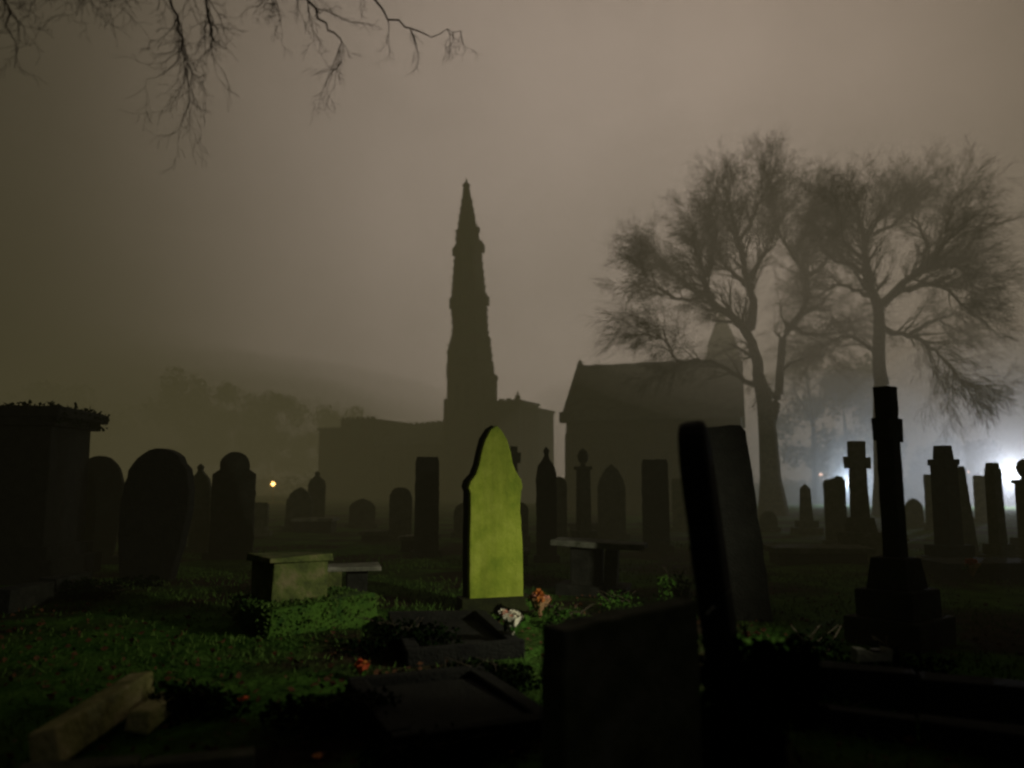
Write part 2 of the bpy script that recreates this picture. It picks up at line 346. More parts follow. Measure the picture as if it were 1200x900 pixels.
# grass blades
def grassmask(x, y): return noise.noise(Vector((x*.45+5, y*.45-2, 0)))
random.seed(11)
b = MB(); cnt = 0
while cnt < 26000:
    y = 1.6+18*random.random()**1.3; x = random.uniform(-1, 1)*(y*.72+.6)
    m_ = grassmask(x, y)
    if m_ < random.uniform(-.35, .15): continue
    cnt += 1
    z = gz(x, y); h = random.uniform(.02, .06)*(1.0+max(0, m_)); a = random.random()*2*pi; wd = .004+.0009*y
    dx, dy = cos(a)*wd, sin(a)*wd; lx, ly = random.gauss(0, h*.45), random.gauss(0, h*.45)
    b.add([(x-dx,y-dy,z-.01),(x+dx,y+dy,z-.01),(x+lx,y+ly,z+h)], [(0,1,2)])
tag(b.build('grass', M['blade']), 'short rough grass growing between the graves', 'grass', kind='stuff')
b = MB()
for _ in range(3500):
    y = 1.4+9*random.random()**1.2; x = random.uniform(-1, 1)*(y*.72+.5)
    if grassmask(x, y) > random.uniform(-.1, .4): continue
    b.leaf((x, y, gz(x, y)+random.uniform(.005,.04)), random.uniform(.03,.075), Vector((random.gauss(0,1), random.gauss(0,1), random.gauss(0,.25))).normalized())
tag(b.build('leaf_litter', M['leaf']), 'brown dead leaves littering the ground in front of the graves', 'leaves', kind='stuff')

# ------------------------------------------------------------------ chapel with steeple
YC = 70.0; YAW = R(-25)
c0 = P(551, 500, YC)
church = empty('church', (c0.x, YC, 0), 'dark stone church with tall slender spire seen through the fog', 'church', rz=YAW)
cs, sn = cos(YAW), sin(YAW)
def lt(px): k = (px-600)/F; return (k*YC-c0.x)/(cs-k*sn)        # local x along the nave for a photo column
def zt(py, t_): return P(600, py, YC+t_*sn).z
def window_arch(wd, h): return [(-wd/2,0),(wd/2,0),(wd/2,h*.65),(wd*.3,h*.85),(0,h),(-wd*.3,h*.85),(-wd/2,h*.65)]
def block(name, p0, p1, py, depth, m='wall', parent=church, dy=0):
    a, c = lt(p0), lt(p1); z = zt(py, (a+c)/2)
    bb = MB(); bb.box(((a+c)/2, 0, z/2), (c-a, depth, z)); o = bb.build(name, M[m], parent); o.location.y = dy; return o, (a, c, z)
blk, (a, c, z) = block('vestry', 374, 401, 504, 5.5, dy=2.75)
bb = MB(); bb.box(((a+c)/2, 0, z+.12), (c-a+.3, 5.8, .24)); bb.build('parapet', M['wall'], blk)
blk, (a, c, z) = block('west_porch', 401, 441, 493, 6.5, dy=3.0)
bb = MB()
for k in range(7): bb.box((a+.25+(c-a-.5)*k/6, -3.15, z+.16+random.uniform(-.05,.05)), (.32, .25, .35), jit=.04)
bb.box(((a+c)/2, 0, z+.05), (c-a+.2, 6.7, .1)); bb.build('parapet', M['wall'], blk)
# nave: walls plus slightly rising ridge
a, c = lt(441), lt(526)
za, zc = zt(497, a), zt(489, c)
bb = MB(); hw = 3.6; eh = 5.2
bb.add([(a,-hw,0),(c,-hw,0),(c,hw,0),(a,hw,0),(a,-hw,eh),(c,-hw,eh),(c,hw,eh),(a,hw,eh),(a,0,za),(c,0,zc)],
       [(0,1,5,4),(2,3,7,6),(3,0,4,8,7),(1,2,6,9,5),(0,3,2,1)])
nave = bb.build('nave', M['wall'], church); nave.location.y = 3.4
bb = MB(); bb.add([(a-.2,-hw-.3,eh-.15),(c,-hw-.3,eh-.15),(c,0,zc+.05),(a-.2,0,za+.05),(a-.2,hw+.3,eh-.15),(c,hw+.3,eh-.15)], [(0,1,2,3),(3,2,5,4)])
for k in range(14):
    x = a+(c-a)*k/13; bb.box((x, 0, za+(zc-za)*k/13+.1), (.3,.2,.18+.1*random.random()), jit=.03)
bb.build('roof', M['roof'], nave)
nwin = 4
for k in range(nwin):
    x = a+(c-a)*(k+.5)/nwin
    slab('window', window_arch(.9, 2.6), .08, M['void'], nave, loc=(x, -hw-.02, 1.6), sub=False, chip=0)
    bb = MB(); bb.box((x+(c-a)/nwin/2, -hw-.35, 2.1), (.5,.7,4.2), taper=.85); bb.build('buttress', M['wall'], nave)
# east side of the tower
blk, (a, c, z) = block('chancel', 585, 627, 476, 4.0, dy=-1.2)
zc0 = z
bb = MB(); bb.box(((a+c)/2, 0, z+.1), (c-a+.2, 4.3, .2))
for k in range(5): bb.box((a+.3+(c-a-.6)*k/4, -1.95, z+.25), (.35,.3,.2), jit=.04)
bb.build('parapet', M['wall'], blk)
for k in range(2): slab('window', window_arch(1.0, 3.2), .08, M['void'], blk, loc=(a+(c-a)*(k+.5)/2, -2.02, 1.8), sub=False, chip=0)
bb = MB(); bb.lathe([(z-.5,.22),(z+.45,.22),(z+.5,.28),(z+.6,.12),(z+1.0,.02)], 6, (c-.3,-1.8)); bb.build('pinnacle', M['wall'], blk)
blk, (a, c, z) = block('apse', 626, 646, 484, 3.4, dy=-1.1)
bb = MB(); bb.box(((a+c)/2, 0, z+.08), (c-a+.25, 3.6, .16)); bb.build('parapet', M['wall'], blk)
slab('window', window_arch(.7, 2.6), .08, M['void'], blk, loc=((a+c)/2, -1.73, 1.9), sub=False, chip=0)
# tower
pm = YC/F
zz = lambda py: P(600, py, YC).z
TX = lambda px: (px-551)*pm
hwid = 27*pm/1.33
bb = MB(); ztop = zz(424)
bb.box((0,0,ztop/2), (2*hwid, 2*hwid, ztop)); 
tower = bb.build('tower', M['wall'], church)
bb = MB()
for sx in (-1,1):
    for sy in (-1,1):
        bb.box((sx*hwid, sy*hwid, ztop*.36), (.5,.5,ztop*.72), taper=.8)
        bb.lathe([(ztop-1.3,.16),(ztop-.5,.14),(ztop+.2,.02)], 6, (sx*(hwid-.05), sy*(hwid-.05)))
bb.box((0,0,ztop*.62), (2*hwid+.2,2*hwid+.2,.18)); bb.box((0,0,ztop-1.5), (2*hwid+.16,2*hwid+.16,.15))
bb.build('buttress', M['wall'], tower)
for sy, ang in ((-1,0),(1,0)):
    for sx in (-.5,.5): slab('window', window_arch(.55, 2.6), .06, M['void'], tower, loc=(sx, sy*(hwid+.01), ztop-4.6), sub=False, chip=0)
bb = MB(); zz0 = zz(441)
bb.lathe([(0,.62),(zz0-.6,.62),(zz0-.5,.7),(zz0-.2,.7),(zz0,.5)], 8, (hwid+.62, -.3)); bb.build('stair_turret', M['wall'], tower)
# spire
prof = [(424,26.5,550.5),(413,26.5,550),(399,23,550.5),(386,21,550.5),(358,21.8,548.5),(353,22.3,548.3),(350,21,548.2),(330,19.2,548),(296,16.2,547.3),(291,16.2,547),(289,15,547),(272,13.6,546),(268,11.8,545.8),(240,7.2,545),(224,4.6,544.3),(221,4.4,544.2),(218,3.0,544),(213,1.2,544)]
bb = MB(); bb.lathe([(zz(q[0]), q[1]*pm*1.04, TX(q[2])*1.1) for q in prof], 8, rot=YAW)
for k in range(8):      # crockets along the ribs
    for py in range(235, 420, 9):
        i = next(j for j in range(len(prof)-1) if prof[j+1][0] <= py <= prof[j][0])
        u = (py-prof[i+1][0])/(prof[i][0]-prof[i+1][0]+1e-6); r = (prof[i+1][1]*(1-u)+prof[i][1]*u)*pm*1.04; cx = TX(prof[i+1][2]*(1-u)+prof[i][2]*u)*1.1
        tt = 2*pi*(k+.5)/8+YAW; bb.box((cx+r*cos(tt), r*sin(tt), zz(py)), (.14,.14,.17), jit=.05)
spire = bb.build('spire', M['wall'], tower)
def lucarne(z, r, cx, s):
    for k in range(4):
        tt = k*pi/2-YAW*0
        o = MB(); o.box((cx+cos(tt)*r, sin(tt)*r, z), (s, s, s*1.5)); o.box((cx+cos(tt)*r, sin(tt)*r, z+s*1.1), (s*.9,s*.9,s*.9), taper=.1); o.build('lucarne', M['wall'], spire)
lucarne(zz(293), 17.3*pm, TX(547), .52); lucarne(zz(355), 22*pm, TX(548.5), .55); lucarne(zz(271), 13.6*pm, TX(546), .3); lucarne(zz(402), 23.5*pm, TX(550), .45)
bb = MB(); zt_ = zz(219); cx = TX(544)*1.1; bb.lathe([(zt_-.3,.2),(zt_,.12),(zt_+.1,.36),(zt_+.35,.38),(zt_+.5,.14),(zt_+.95,.05)], 8, (cx,0)); bb.build('finial', M['wall'], spire)

# ------------------------------------------------------------------ second chapel (right), steep roof
YB = 43.0; yb = R(-17)
q0 = P(664, 566, YB)
hall = empty('chapel', (q0.x, YB, 0), 'large steep roofed chapel behind the bare trees', 'chapel', rz=yb)
Ln = 9.4; D = 8.0; eh = P(600, 492, YB).z; rh = P(600, 431, YB+3.2).z
bb = MB(); bb.add([(0,0,0),(Ln,0,0),(Ln,D,0),(0,D,0),(0,0,eh),(Ln,0,eh),(Ln,D,eh),(0,D,eh),(0,D/2,rh),(Ln,D/2,rh)], [(0,1,5,4),(2,3,7,6),(3,0,4,8,7),(1,2,6,9,5),(0,3,2,1)])
bb.build('wall', M['wall'], hall)
bb = MB()
bb.add([(.02,-.25,eh-.1),(Ln+.2,-.25,eh-.1),(Ln+.2,D/2,rh+.08),(.02,D/2,rh+.08),(.02,D+.25,eh-.1),(Ln+.2,D+.25,eh-.1)], [(0,1,2,3),(3,2,5,4)])
roof = bb.build('roof', M['roof'], hall)
bb = MB()
for k in range(40): bb.box((.2+(Ln-.4)*k/39, D/2, rh+.14), (.3,.16,.14+.08*random.random()), jit=.02)
bb.build('ridge', M['roof'], roof)
bb = MB(); n = 12
for k in range(n+1):
    u = k/n; bb.box((.0, -.3+u*(D/2+.3), eh-.05+u*(rh-eh)+.15), (.35,.5,.3), rx=math.atan2(rh-eh, D/2))
    bb.box((.0, D+.3-u*(D/2+.3), eh-.05+u*(rh-eh)+.15), (.35,.5,.3), rx=-math.atan2(rh-eh, D/2))
bb.box((0,-.35,eh+.1), (.5,.5,.6)); bb.lathe([(rh+.1,.14),(rh+.4,.1),(rh+.45,.16),(rh+.6,.03)], 6, (0, D/2)); bb.build('coping', M['wall'], hall)
for k in range(6):
    slab('window', window_arch(.7, 2.1), .08, M['void'], hall, loc=(1.0+k*1.48, -.02, 1.1), sub=False, chip=0)
    bb = MB(); bb.box((.25+k*1.48, -.3, eh*.42), (.45,.6,eh*.84), taper=.85); bb.build('buttress', M['wall'], hall)

# far spire behind the trees
YS = 85; s0 = P(846, 400, YS)
far = empty('far_steeple', (s0.x, YS, 0), 'faint distant church spire behind the left bare tree', 'steeple')
bb = MB(); bb.box((0,0,P(0,420,YS).z/2), (3.2,3.2,P(0,420,YS).z)); bb.build('tower', M['wall'], far)
bb = MB(); bb.lathe([(P(0,420,YS).z,1.9),(P(0,400,YS).z,1.5),(P(0,362,YS).z,.05)], 8); bb.build('spire', M['wall'], far)

# ------------------------------------------------------------------ trees
def tree(name, Y, label, limbs, trunk, seed, dens=1.0, droop=.12, base_r=.42, tw=.0065, reach=1.9):
    random.seed(seed)
    base = P(trunk[0][0], 560, Y); r = empty(name, (base.x, Y, gz(base.x, Y)), label, 'tree', group='bare trees in the fog')
    o = r.location.copy()
    tb, cb, wb = MB(), MB(), MB()
    tp = [Vector((base.x, Y, -.1))]+[P(px, py, Y) for px, py in trunk[1:]]
    n = len(tp); rad = [base_r*(1-.45*i/(n-1)) for i in range(n)]; rad[0] *= 1.35
    tb.tube([p-o for p in tp], rad, 9)
    cen = P(trunk[-1][0], 400, Y)
    def grow(p, d, L_, rd, lev):
        steps = 4 if lev < 3 else 3; pts = [p]; rr = [rd]; q = p.copy(); dd = d.copy()
        for k in range(steps):
            dd = (dd+Vector([random.gauss(0, .15) for _ in range(3)])+(q-cen).normalized()*.13+Vector((0, 0, -droop*.25*lev if lev > 1 else .03))).normalized()
            q = q+dd*L_/steps; pts.append(q.copy()); rr.append(max(tw*.8, rd*(1-.75*(k+1)/steps)))
            if lev < 4:
                for _ in range(1+(lev == 2)+(lev == 3)):
                    if random.random() < .88:
                        ax = Vector([random.gauss(0, 1) for _ in range(3)]).cross(dd)
                        if ax.length < .01: continue
                        nd = (dd*cos(.8)+ax.normalized()*sin(random.uniform(.35, .8))).normalized()
                        grow(q, nd, L_*random.uniform(.5, .72), rr[-1]*.62, lev+1)
        (cb if lev < 3 else wb).tube([a_-o for a_ in pts], rr, 4 if lev < 3 else 3, cap=False)
    for limb in limbs:
        r0, r1 = limb[0]; pts = limb[1:]; n = len(pts); dy = random.uniform(-2.2, 2.2)
        pts = [(px if px < 1090 else 1090+(px-1090)*.75, py if py > 350 else 350-(350-py)*.74) for px, py in pts]
        wp = [P(px, py, Y+dy*(i/(n-1))**1.2*1.2) for i, (px, py) in enumerate(pts)]
        # smooth subdivision
        sm = []
        for i in range(n-1):
            a0 = wp[max(0,i-1)]; a1 = wp[i]; a2 = wp[i+1]; a3 = wp[min(n-1,i+2)]
            for j in range(4):
                u = j/4; sm.append(.5*((2*a1)+(-a0+a2)*u+(2*a0-5*a1+4*a2-a3)*u*u+(-a0+3*a1-3*a2+a3)*u**3)+Vector([random.gauss(0,.04) for _ in range(3)]))
        sm.append(wp[-1]); k = len(sm)
        rad = [1.25*(r0+(r1-r0)*(i/(k-1))**.8) for i in range(k)]
        cb.tube([s_-o for s_ in sm], rad, 7)
        L0 = sum((sm[i+1]-sm[i]).length for i in range(k-1))
        for i in range(2, k):
            frac = i/(k-1)
            if frac < .3 and random.random() < .7: continue
            for _ in range(1+(frac > .35)+(frac > .97)*3):
                if random.random() > dens: continue
                d = (sm[i]-sm[i-1]).normalized(); ax = Vector([random.gauss(0,1), random.gauss(0,1), random.gauss(0,1)]).cross(d).normalized()
                u = .75 if frac < .97 else .35
                nd = (d*cos(u)+ax*sin(u)+Vector((0,0,.15))).normalized()
                grow(sm[i], nd, reach*random.uniform(.6, 1.1), max(rad[i]*.5, .03), 1)
    tb.build('trunk', M['bark'], r, smooth=True); cr = cb.build('crown', M['bark'], r, smooth=True); wb.build('twigs', M['twig'], cr)
    print(name, len(cb.f), len(wb.f)); return r
tree('bare_tree', 37, 'bare tree with forked leaning trunk directly right of the chapel roof',
 [[(.10,.03),(866,262),(880,225),(893,190)],[(.10,.03),(934,290),(915,250),(905,205)],[(.10,.03),(826,309),(835,280),(830,240)],
  [(.24,.07),(889,442),(884,412),(875,389),(851,367),(827,342),(826,309),(815,270)],
  [(.16,.05),(836,350),(811,335),(789,310),(770,300)],
  [(.22,.06),(877,392),(884,362),(875,309),(864,251),(855,200)],
  [(.12,.04),(876,330),(858,310),(845,285),(838,262)],
  [(.12,.04),(876,316),(892,290),(905,262),(908,225)],
  [(.22,.06),(901,500),(908,472),(913,451),(918,398),(943,362),(944,318),(935,280),(949,229),(960,200)],
  [(.10,.04),(944,318),(962,300),(975,275),(985,240)],
  [(.10,.04),(922,380),(950,392),(989,389)],
  [(.12,.02),(885,452),(860,438),(833,424),(795,422),(780,400),(762,393)],
  [(.09,.03),(832,345),(800,352),(775,335),(758,318)]],
 [(905,600),(903,560),(900,510),(896,470),(889,442)], 3, base_r=.56, reach=1.65)
tree('bare_tree', 36, 'bare spreading tree behind the tall cross monument, crown reaching far right',
 [[(.11,.03),(1011,251),(1045,235),(1065,200)],[(.11,.03),(1085,300),(1110,262),(1120,222)],[(.10,.03),(1015,290),(990,262),(985,215)],[(.10,.03),(1065,394),(1095,375),(1125,385)],
  [(.27,.07),(1031,451),(1029,371),(1018,318),(1011,251),(1005,215)],
  [(.2,.05),(1029,364),(1051,335),(1073,313),(1091,300),(1118,258)],
  [(.14,.04),(1053,335),(1080,330),(1110,332),(1144,360)],
  [(.12,.04),(1073,313),(1085,280),(1080,240),(1070,220)],
  [(.14,.04),(1029,375),(1040,388),(1065,393),(1091,407),(1120,428),(1144,451)],
  [(.12,.04),(1019,322),(1003,300),(975,287),(962,262)],
  [(.11,.04),(1024,350),(1000,335),(978,330),(960,345)],
  [(.10,.03),(1030,420),(1010,400),(985,395),(965,405)],
  [(.10,.03),(1011,251),(1030,228),(1045,205)],
  [(.09,.03),(1100,300),(1130,298),(1150,320)]],
 [(1037,600),(1036,560),(1034,510),(1032,480),(1031,451)], 5, base_r=.52, reach=1.65)
# slender tree further back
tree('bare_tree', 58, 'slim distant bare tree standing in the blue glow between the trunks',
 [[(.16,.05),(953,500),(950,470),(945,440),(948,415)],[(.12,.04),(953,495),(968,465),(980,440)],[(.12,.04),(952,490),(935,465),(928,445)]],
 [(956,600),(955,550),(953,500)], 8, dens=.8, base_r=.28)

def leafy(name, px, Y, top, wpx, label, seed, m='hedge', group=None, n=5200, ls=.42):
    random.seed(seed); p = P(px, top, Y); h = p.z; w_ = wpx*Y/F/2
    r = empty(name, (p.x, Y, 0), label, 'tree', group=group)
    tb = MB(); tb.tube([(0,0,-.1),(.1,0,h*.3),(0,.1,h*.6)], [.3,.22,.1], 7); tb.build('trunk', M['bark'], r)
    cb = MB(); cl = []
    for _ in range(26):
        a_ = random.random()*2*pi; zz_ = random.uniform(.22,.93); rr = w_*math.sqrt(max(.05, 1-((zz_-.5)/.52)**2))*random.uniform(.3,.95)
        cl.append((Vector((cos(a_)*rr, sin(a_)*rr, h*zz_)), w_*random.uniform(.16,.34)))
    for _ in range(n):
        c_, s_ = random.choice(cl); v = Vector([random.gauss(0,1) for _ in range(3)]).normalized()*s_*random.random()**.4
        cb.leaf(c_+v, ls*random.uniform(.6,1.2))
    cb.build('crown', M[m], r); return r
leafy('evergreen_tree', 985, 66, 408, 150, 'dense dark tree behind the two bare trees', 21)
leafy('evergreen_tree', 235, 142, 432, 110, 'faint broad tree on the far left behind the headstones', 22, group=None, ls=.8)
leafy('evergreen_tree', 318, 144, 462, 95, 'faint low tree left of the church', 23, ls=.8)
leafy('evergreen_tree', 90, 140, 455, 150, 'faint tree above the round-topped stones at far left', 24, ls=.8)
leafy('evergreen_tree', 400, 146, 480, 90, 'faint tree just behind the west end of the church', 26, ls=.8)
leafy('evergreen_tree', 1120, 78, 520, 110, 'low distant tree behind the stones at right', 27, ls=.5)
# boundary hedge
random.seed(31); b = MB()
for _ in range(16000):
    x = random.uniform(-110, 110); h = 2.0+.7*noise.noise(Vector((x*.12,0,0)))
    b.leaf((x, 100+random.uniform(-1,1)+x*x*.0008*-1, random.uniform(0, h)), random.uniform(.25,.55))
tag(b.build('hedge', M['hedge']), 'long low hedge closing the far side of the churchyard', 'hedge')

# overhanging near tree, trunk out of frame on the left
random.seed(44)
nr = empty('overhanging_tree', (-5.6, 3.2, 0), 'bare twigs of a near tree hanging into the top left corner', 'tree')
o = nr.location.copy(); tb, cb, wb = MB(), MB(), MB()
tb.tube([Vector((0,0,-.1)), Vector((.05,.1,1.6)), Vector((.25,.5,3.4)), Vector((.9,1.1,5.2))], [.34,.26,.21,.14], 10)
def hang(p, d, L_, rd, lev, maxl=4):
    steps = 5; pts = [p]; rr = [rd]; q = p.copy(); dd = d.copy()
    for k in range(steps):
        dd = (dd+Vector([random.gauss(0, .24) for _ in range(3)])+Vector((0,0,-.10))).normalized(); q = q+dd*L_/steps
        pts.append(q.copy()); rr.append(max(.0014, rd*(1-.8*(k+1)/steps)))
        if lev < maxl and random.random() < .85:
            ax = Vector([random.gauss(0,1) for _ in range(3)]).cross(dd).normalized()
            hang(q, (dd*.75+ax*.65).normalized(), L_*random.uniform(.35,.6), rr[-1]*.65, lev+1, maxl)
    (cb if lev < 2 else wb).tube([a_-o for a_ in pts], rr, 5 if lev < 2 else 3, cap=False)
def limb(pxs, Y, r0, r1, kids, kl):
    pts = [Vector((-4.7,4.3,5.2))]+[P(a_, b_, Y_) for (a_, b_, Y_) in pxs]
    n = len(pts); rad = [r0+(r1-r0)*i/(n-1) for i in range(n)]
    sm = []; 
    for i in range(n-1):
        for j in range(5): sm.append(pts[i].lerp(pts[i+1], j/5)+Vector([random.gauss(0,.013) for _ in range(3)])*(i > 0))
    sm.append(pts[-1]); k = len(sm); cb.tube([s_-o for s_ in sm], [r0+(r1-r0)*i/(k-1) for i in range(k)], 6, cap=False)
    for _ in range(kids):
        i = random.randrange(k//3, k); d = (sm[i]-sm[i-1]).normalized()
        hang(sm[i], Vector((d.x*.5+random.gauss(0,.35), random.gauss(0,.3), -.75)).normalized(), kl*random.uniform(.5,1.15), .0055, 2)
limb([(0,-90,5),(150,-60,5.2),(200,0,5.3),(212,45,5.3),(218,80,5.3)], 5, .024,.003, 16, .55)
limb([(60,-120,5),(230,-40,5.1),(248,35,5.2),(253,58,5.2)], 5, .021,.0025, 10, .45)
limb([(150,-130,5.2),(330,-50,5.6),(370,15,5.6),(395,45,5.6),(402,75,5.6)], 5, .021,.0025, 12, .35)
limb([(250,-120,5.4),(420,-30,6),(455,20,6),(500,42,6),(540,36,6)], 5, .018,.002, 8, .3)
limb([(-90,-60,4.8),(-10,-40,4.8),(8,10,4.8),(18,60,4.8)], 5, .021,.0025, 8, .35)
limb([(-60,-120,4.6),(60,-80,4.7),(110,-40,4.8),(135,-5,4.8)], 5, .021,.0025, 12, .5)
limb([(200,-130,5.2),(280,-60,5.4),(310,-20,5.4),(322,5,5.4)], 5, .018,.002, 10, .4)
tb.build('trunk', M['nearbark'], nr, smooth=True); cr = cb.build('branches', M['nearbark'], nr, smooth=True); wb.build('twigs', M['nearbark'], cr)

# ------------------------------------------------------------------ monuments
random.seed(101)
def leafmass(b, c, rx, ry, rz, n, ls):
    for _ in range(n):
        v = Vector([random.gauss(0,1) for _ in range(3)]).normalized()*random.random()**.35
        b.leaf((c[0]+v.x*rx, c[1]+v.y*ry, c[2]+v.z*rz), ls*random.uniform(.5,1.2))
# left pedestal tomb
Y = 12.5; t0 = P(22, 478, Y); H = t0.z; Wd = 128*Y/F
ped = empty('pedestal_tomb', (t0.x, Y, 0), 'massive black pedestal tomb with ragged overhanging cornice at left edge', 'tomb', rz=R(4))
b = MB(); b.box((0,0,.16), (Wd*1.25,Wd*.95,.38), jit=.01); b.box((0,0,.44), (Wd*1.12,Wd*.85,.2), jit=.01); b.build('base', M['jet'], ped, bevel=.02)
b = MB(); b.box((0,0,.54+(H-.9)/2), (Wd,Wd*.75,H-.86), taper=.97, jit=.01); b.build('die', M['jet'], ped, bevel=.02)
b = MB(); b.box((0,0,H-.27), (Wd*1.1,Wd*.86,.12), jit=.01); b.box((0,0,H-.13), (Wd*1.2,Wd*.95,.17), jit=.015); cn = b.build('cornice', M['jet'], ped, bevel=.02)
b = MB()
for _ in range(900):
    x = random.uniform(-.62,.62)*Wd; b.leaf((x, random.uniform(-.5,.5)*Wd, H-.05+random.gauss(0,.03)-(abs(x) > .6*Wd)*.1), random.uniform(.04,.09))
for _ in range(500): b.leaf((random.uniform(.52,.6)*Wd, random.uniform(-.45,.45)*Wd, H-random.uniform(.05,.30)), random.uniform(.04,.08))
b.build('ivy', M['ivy'], cn)

headstone(118,536,56,14.5,'oval','black round-topped headstone half hidden behind the big leaning oval one','jet',yaw=R(8))
headstone(181,525,82,12.2,'oval','big black egg-shaped headstone leaning right on the left lawn','jet',th=.2,lean=R(5),yaw=R(-6),plinth=False)
headstone(239,545,24,17,'finial','small headstone with pointed finial just right of the oval stone','stone',lean=R(-2))
headstone(276,531,48,15.5,'shoulder','tall round-topped headstone with shoulders left of the orange light','black',yaw=R(10))
headstone(372,553,20,27,'finial','small pointed stone in front of the church west end','stone')
headstone(350,572,30,24,'gothic','low pointed stone between orange light and church','stone',lean=R(3))
headstone(501,537,28,16.5,'square','narrow dark flat-topped headstone in front of the nave','black',yaw=R(12))
headstone(470,572,26,21,'round','low rounded stone left of the narrow flat-topped one','stone')
headstone(640,525,24,15.5,'finial','slender pointed headstone in front of the church east corner','black')
headstone(654,560,20,19,'round','low round stone against the gap between church and chapel','stone')
headstone(716,545,32,21,'gothic','faint pointed headstone in front of the chapel wall','stone')
headstone(767,540,31,17.5,'square','square-topped headstone with worn corners before the chapel','black')
headstone(795,562,16,25,'square','pale small stone beside the black leaning slab','moss')
headstone(858,499,58,8.6,'tapered','broad dark tapering headstone leaning back right of the black leaning slab','jet',th=.16,lean=R(-3.5),yaw=R(-8),plinth=False)
headstone(977,559,24,19,'twin','small lumpy-topped stone left of the worn cross','stone')
headstone(1088,557,11,25,'square','thin small stone touching the left of the capped pillar','stone')
headstone(1129,548,15,16,'tapered','slim leaning stone between capped pillar and square shaft','stone',lean=R(-4))
headstone(1148,558,16,31,'square','pale distant block left of the white light','slab')
headstone(545,590,26,22,'round','low round stone half hidden left of the bright green headstone','stone')
headstone(900,600,20,24,'round','low round stone at the foot of the bare tree','stone')
headstone(610,590,18,20,'round','small dark stone peeping out right of the green headstone','stone')
headstone(1070,585,20,27,'gothic','small pointed stone in the mist right of the tall cross','stone')
headstone(300,590,30,22,'square','low square stone below the orange light','stone')
headstone(60,585,40,17,'round','low stone in the dark beside the pedestal tomb','black')
headstone(425,585,30,26,'gothic','low pointed stone in front of the church porch','stone')
headstone(560,560,14,24,'finial','thin pointed stone behind the left edge of the green headstone','stone')

def obelisk(px, py, wpx, Y, label, m='stone', capstyle='flat', lean=0, name='pillar_monument', cat='monument', yaw=R(20)):
    p = P(px, py, Y); g = gz(p.x, Y); h = p.z-g; w_ = wpx*Y/F/1.25
    r = empty(name, (p.x, Y, g-.03), label, cat, rz=yaw, ry=lean)
    b = MB(); b.box((0,0,.1), (w_*2.3,w_*2.3,.26), jit=.008); b.box((0,0,.33), (w_*1.7,w_*1.7,.2), jit=.008); b.build('base', M[m], r, bevel=.015)
    if capstyle == 'flat':
        b = MB(); b.box((0,0,.43+(h-.55)/2), (w_,w_,h-.55), taper=.92, jit=.006); b.build('shaft', M[m], r, bevel=.012)
        b = MB(); b.box((0,0,h-.07), (w_*.86,w_*.86,.13), taper=.8, jit=.008); b.build('cap', M[m], r, bevel=.015)
    elif capstyle == 'stepped':
        b = MB(); b.box((0,0,.43+(h-.75)/2), (w_,w_,h-.72), taper=.95, jit=.006); b.build('shaft', M[m], r, bevel=.012)
        b = MB(); b.box((0,0,h-.28), (w_*1.08,w_*1.08,.10), jit=.006); b.box((0,0,h-.11), (w_*.75,w_*.75,.24), taper=.85, jit=.008); b.build('cap', M[m], r, bevel=.012)
    elif capstyle == 'point':
        b = MB(); b.box((0,0,.43+(h-.55)/2), (w_,w_,h-.55), taper=.75); b.build('shaft', M[m], r, bevel=.01)
        b = MB(); b.box((0,0,h-.07), (w_*.74,w_*.74,.14), taper=.1); b.build('tip', M[m], r)
    elif capstyle == 'urn':
        hb = h-.5
        b = MB(); b.box((0,0,.43+(hb-.43)/2), (w_,w_,hb-.40), taper=.9, jit=.006); b.box((0,0,hb+.03), (w_*1.2,w_*1.2,.08)); b.build('shaft', M[m], r, bevel=.012)
        b = MB(); k = w_*.5; b.lathe([(hb+.07,k*.6),(hb+.12,k*.35),(hb+.2,k*.8),(hb+.33,k),(hb+.38,k*.7),(hb+.40,k*.85),(hb+.44,k*.6),(hb+.5,k*.1)], 12); b.build('urn', M[m], r, smooth=True)
    return r
obelisk(683,524,17,18.5,'slim pillar with draped urn in front of the chapel left corner',capstyle='urn')
obelisk(943,566,14,23,'small pointed obelisk right of the bare tree trunk',capstyle='point')
obelisk(1104,521,27,13.5,'stout dark pillar with stepped cap near the right edge',m='black',capstyle='stepped')
obelisk(1162,540,17,14.5,'square shaft against the white light, left of the gap',m='stone',capstyle='flat')
obelisk(1198,536,20,16,'urn-topped pillar cut by the right edge beside the white light',capstyle='urn')

